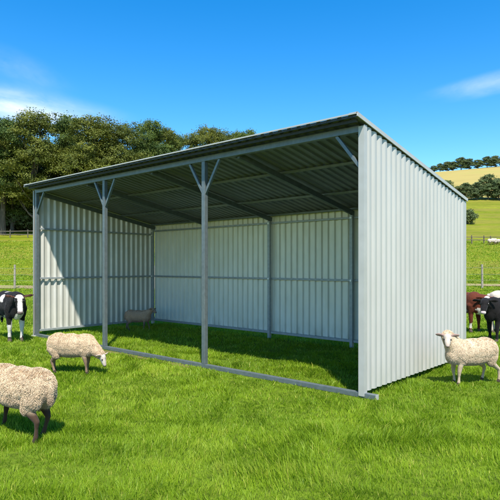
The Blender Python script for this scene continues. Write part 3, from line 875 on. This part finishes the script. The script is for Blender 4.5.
# hedge trees at the foot of the hay field
G2 = 'hedgerow trees below the yellow hay field'
hed = [(430, 204, 183, 1.0, 'hedgerow tree mostly hidden by the roof corner of the shelter'), (447, 203, 182, 1.0, 'dark hedgerow tree just above the right end of the roof'),
       (458, 204, 188, .9, 'low hedgerow bush-like tree right of the roof corner'), (466, 203, 185, 1.0, 'small round hedgerow tree left of the tallest group'),
       (477, 203, 184, .9, 'round hedgerow tree directly left of the tallest one'), (488, 204, 176, 1.0, 'tallest dark tree in the hedgerow below the hay field'),
       (499, 203, 180, 1.1, 'hedgerow tree at the right edge of the photo'), (511, 204, 181, 1.1, 'hedgerow tree just outside the right edge')]
for i, (px, Y, ty, wf, lab) in enumerate(hed):
    x = at(px, Y); z = tz(x, Y); place_tree('hedgerow_tree', x, Y, EYE+(HY-ty)/F*Y-z+1.0, wf*1.1, VFAR[i % 3], lab, G2, i*1.3, 8.)
G3 = 'trees along the skyline of the hill'
words = ['first', 'second', 'third', 'fourth', 'fifth', 'sixth', 'seventh', 'eighth', 'ninth', 'tenth', 'eleventh', 'twelfth', 'thirteenth']
sky_ = [(428, 168), (434, 166), (440, 164), (447, 162), (453, 162), (461, 158), (469, 159), (478, 160), (487, 157), (495, 156), (503, 156), (512, 157)]
for i, (px, ty) in enumerate(sky_):
    Y = 338; x = at(px, Y); z = tz(x, Y)
    place_tree('skyline_tree', x, Y, EYE+(HY-ty)/F*Y-z+.5, rr.uniform(1.0, 1.5), VFAR[(i+1) % 3], words[i]+' tree from the left in the row on the hill skyline', G3, i*2.1, 8.)
# lone bush on the slope
bush_v = tree_variant(301, 3.2, 2.6, .0, 11, 170, 34, .12, M['leaf_haze'], .4)
for i, px in enumerate(range(-14, 66, 7)):
    Y = 99+1.5*(i % 3); x = at(px, Y)
    place_tree('understorey_shrub', x, Y, 4.6+.5*(i % 4), 1.1, bush_v, 'shrub in the deep shade behind the trunks of the left-hand trees', 'shrubs under the left-hand wood', i*1.1, 3.2)['category'] = 'shrub'
x = at(467.5, 118); place_tree('bush', x, 118, 3.3, 1.0, bush_v, 'lone round bush on the green slope right of the shelter', None, .4, 3.2)['category'] = 'bush'

# ------------------------------------------------------------------ camera, light, sky
cam = bpy.data.cameras.new('camera'); co = bpy.data.objects.new('camera', cam); COL.objects.link(co)
co.location = (0, 0, EYE); co.rotation_euler = (PI/2, 0, 0)
cam.sensor_fit = 'HORIZONTAL'; cam.sensor_width = 36; cam.lens = 36*F/500; cam.shift_y = (HY-250)/500
cam.clip_start = .05; cam.clip_end = 3000
sc.camera = co
EL = math.radians(57); hx, hy = -.12, .993
sun = bpy.data.lights.new('sun', 'SUN'); sun.energy = 4.6; sun.angle = math.radians(1.2); sun.color = (1, .955, .88)
so = bpy.data.objects.new('sun', sun); COL.objects.link(so)
dirv = Vector((hx*math.cos(EL), hy*math.cos(EL), -math.sin(EL)))
so.rotation_euler = dirv.to_track_quat('-Z', 'Y').to_euler(); so.location = (6, -12, 20)
w = bpy.data.worlds.new('World'); sc.world = w; w.use_nodes = True
nt = w.node_tree; nt.nodes.clear()
out = N(nt, 'ShaderNodeOutputWorld'); bg = N(nt, 'ShaderNodeBackground'); bg.inputs['Strength'].default_value = .14
sky = N(nt, 'ShaderNodeTexSky', sky_type='NISHITA'); sky.sun_disc = False; sky.sun_elevation = EL
sky.sun_rotation = math.atan2(-hx, -hy); sky.air_density = 1.0; sky.dust_density = .3; sky.ozone_density = 2.2; sky.altitude = 100
hs = N(nt, 'ShaderNodeHueSaturation'); hs.inputs['Saturation'].default_value = 1.46; hs.inputs['Value'].default_value = 1.04
nt.links.new(sky.outputs[0], hs.inputs['Color'])
col = hs.outputs[0]
tc = N(nt, 'ShaderNodeTexCoord')
def cloud(px, py, rad, rot, stretch, seed, strength, colr, prev):
    d = Vector(((px-CX)/F, 1, (HY-py)/F)).normalized()
    sx = N(nt, 'ShaderNodeVectorMath', operation='SUBTRACT'); nt.links.new(tc.outputs['Generated'], sx.inputs[0]); sx.inputs[1].default_value = d
    mp = N(nt, 'ShaderNodeMapping', vector_type='TEXTURE'); mp.inputs['Rotation'].default_value = (0, rot, 0)
    mp.inputs['Scale'].default_value = (stretch[0], 1, stretch[1]); nt.links.new(sx.outputs[0], mp.inputs['Vector'])
    ln = N(nt, 'ShaderNodeVectorMath', operation='LENGTH'); nt.links.new(mp.outputs[0], ln.inputs[0])
    mr = N(nt, 'ShaderNodeMapRange', interpolation_type='SMOOTHSTEP'); mr.inputs['From Min'].default_value = rad; mr.inputs['From Max'].default_value = 0
    nt.links.new(ln.outputs['Value'], mr.inputs['Value'])
    no = N(nt, 'ShaderNodeTexNoise', noise_dimensions='4D'); no.inputs['W'].default_value = seed; no.inputs['Scale'].default_value = 9
    no.inputs['Detail'].default_value = 8; no.inputs['Roughness'].default_value = .6; no.inputs['Distortion'].default_value = .4
    mq = N(nt, 'ShaderNodeMapping', vector_type='TEXTURE'); mq.inputs['Rotation'].default_value = (0, rot, 0); mq.inputs['Scale'].default_value = (1, 1, .42)
    nt.links.new(sx.outputs[0], mq.inputs['Vector']); nt.links.new(mq.outputs[0], no.inputs['Vector'])
    rp = ramp(nt, no.outputs['Fac'], [(.28, 0.), (.78, 1.)])
    mu = N(nt, 'ShaderNodeMath', operation='MULTIPLY'); nt.links.new(mr.outputs[0], mu.inputs[0]); nt.links.new(rp.outputs[0], mu.inputs[1])
    m2 = N(nt, 'ShaderNodeMath', operation='MULTIPLY'); nt.links.new(mu.outputs[0], m2.inputs[0]); m2.inputs[1].default_value = strength
    return mix(nt, m2.outputs[0], prev, colr)
CW = (4.9, 5.3, 5.7)
col = cloud(-4, 104, .30, .10, (1.0, .15), 1.3, 1.05, CW, col)
col = cloud(18, 70, .12, .3, (1.0, .30), 4.1, .2, CW, col)
col = cloud(496, 80, .14, -.12, (1.0, .13), 2.2, .5, CW, col)
col = cloud(498, 89, .10, -.12, (1.0, .11), 6.2, .35, CW, col)
nt.links.new(col, bg.inputs['Color']); nt.links.new(bg.outputs[0], out.inputs[0])
vs = sc.view_settings; vs.view_transform = 'Standard'; vs.look = 'None'; vs.exposure = .80; vs.gamma = 1; vs.use_curve_mapping = False
sc.render.engine = 'CYCLES'
sc.cycles.max_bounces = 4; sc.cycles.diffuse_bounces = 3; sc.cycles.glossy_bounces = 2; sc.cycles.transmission_bounces = 2
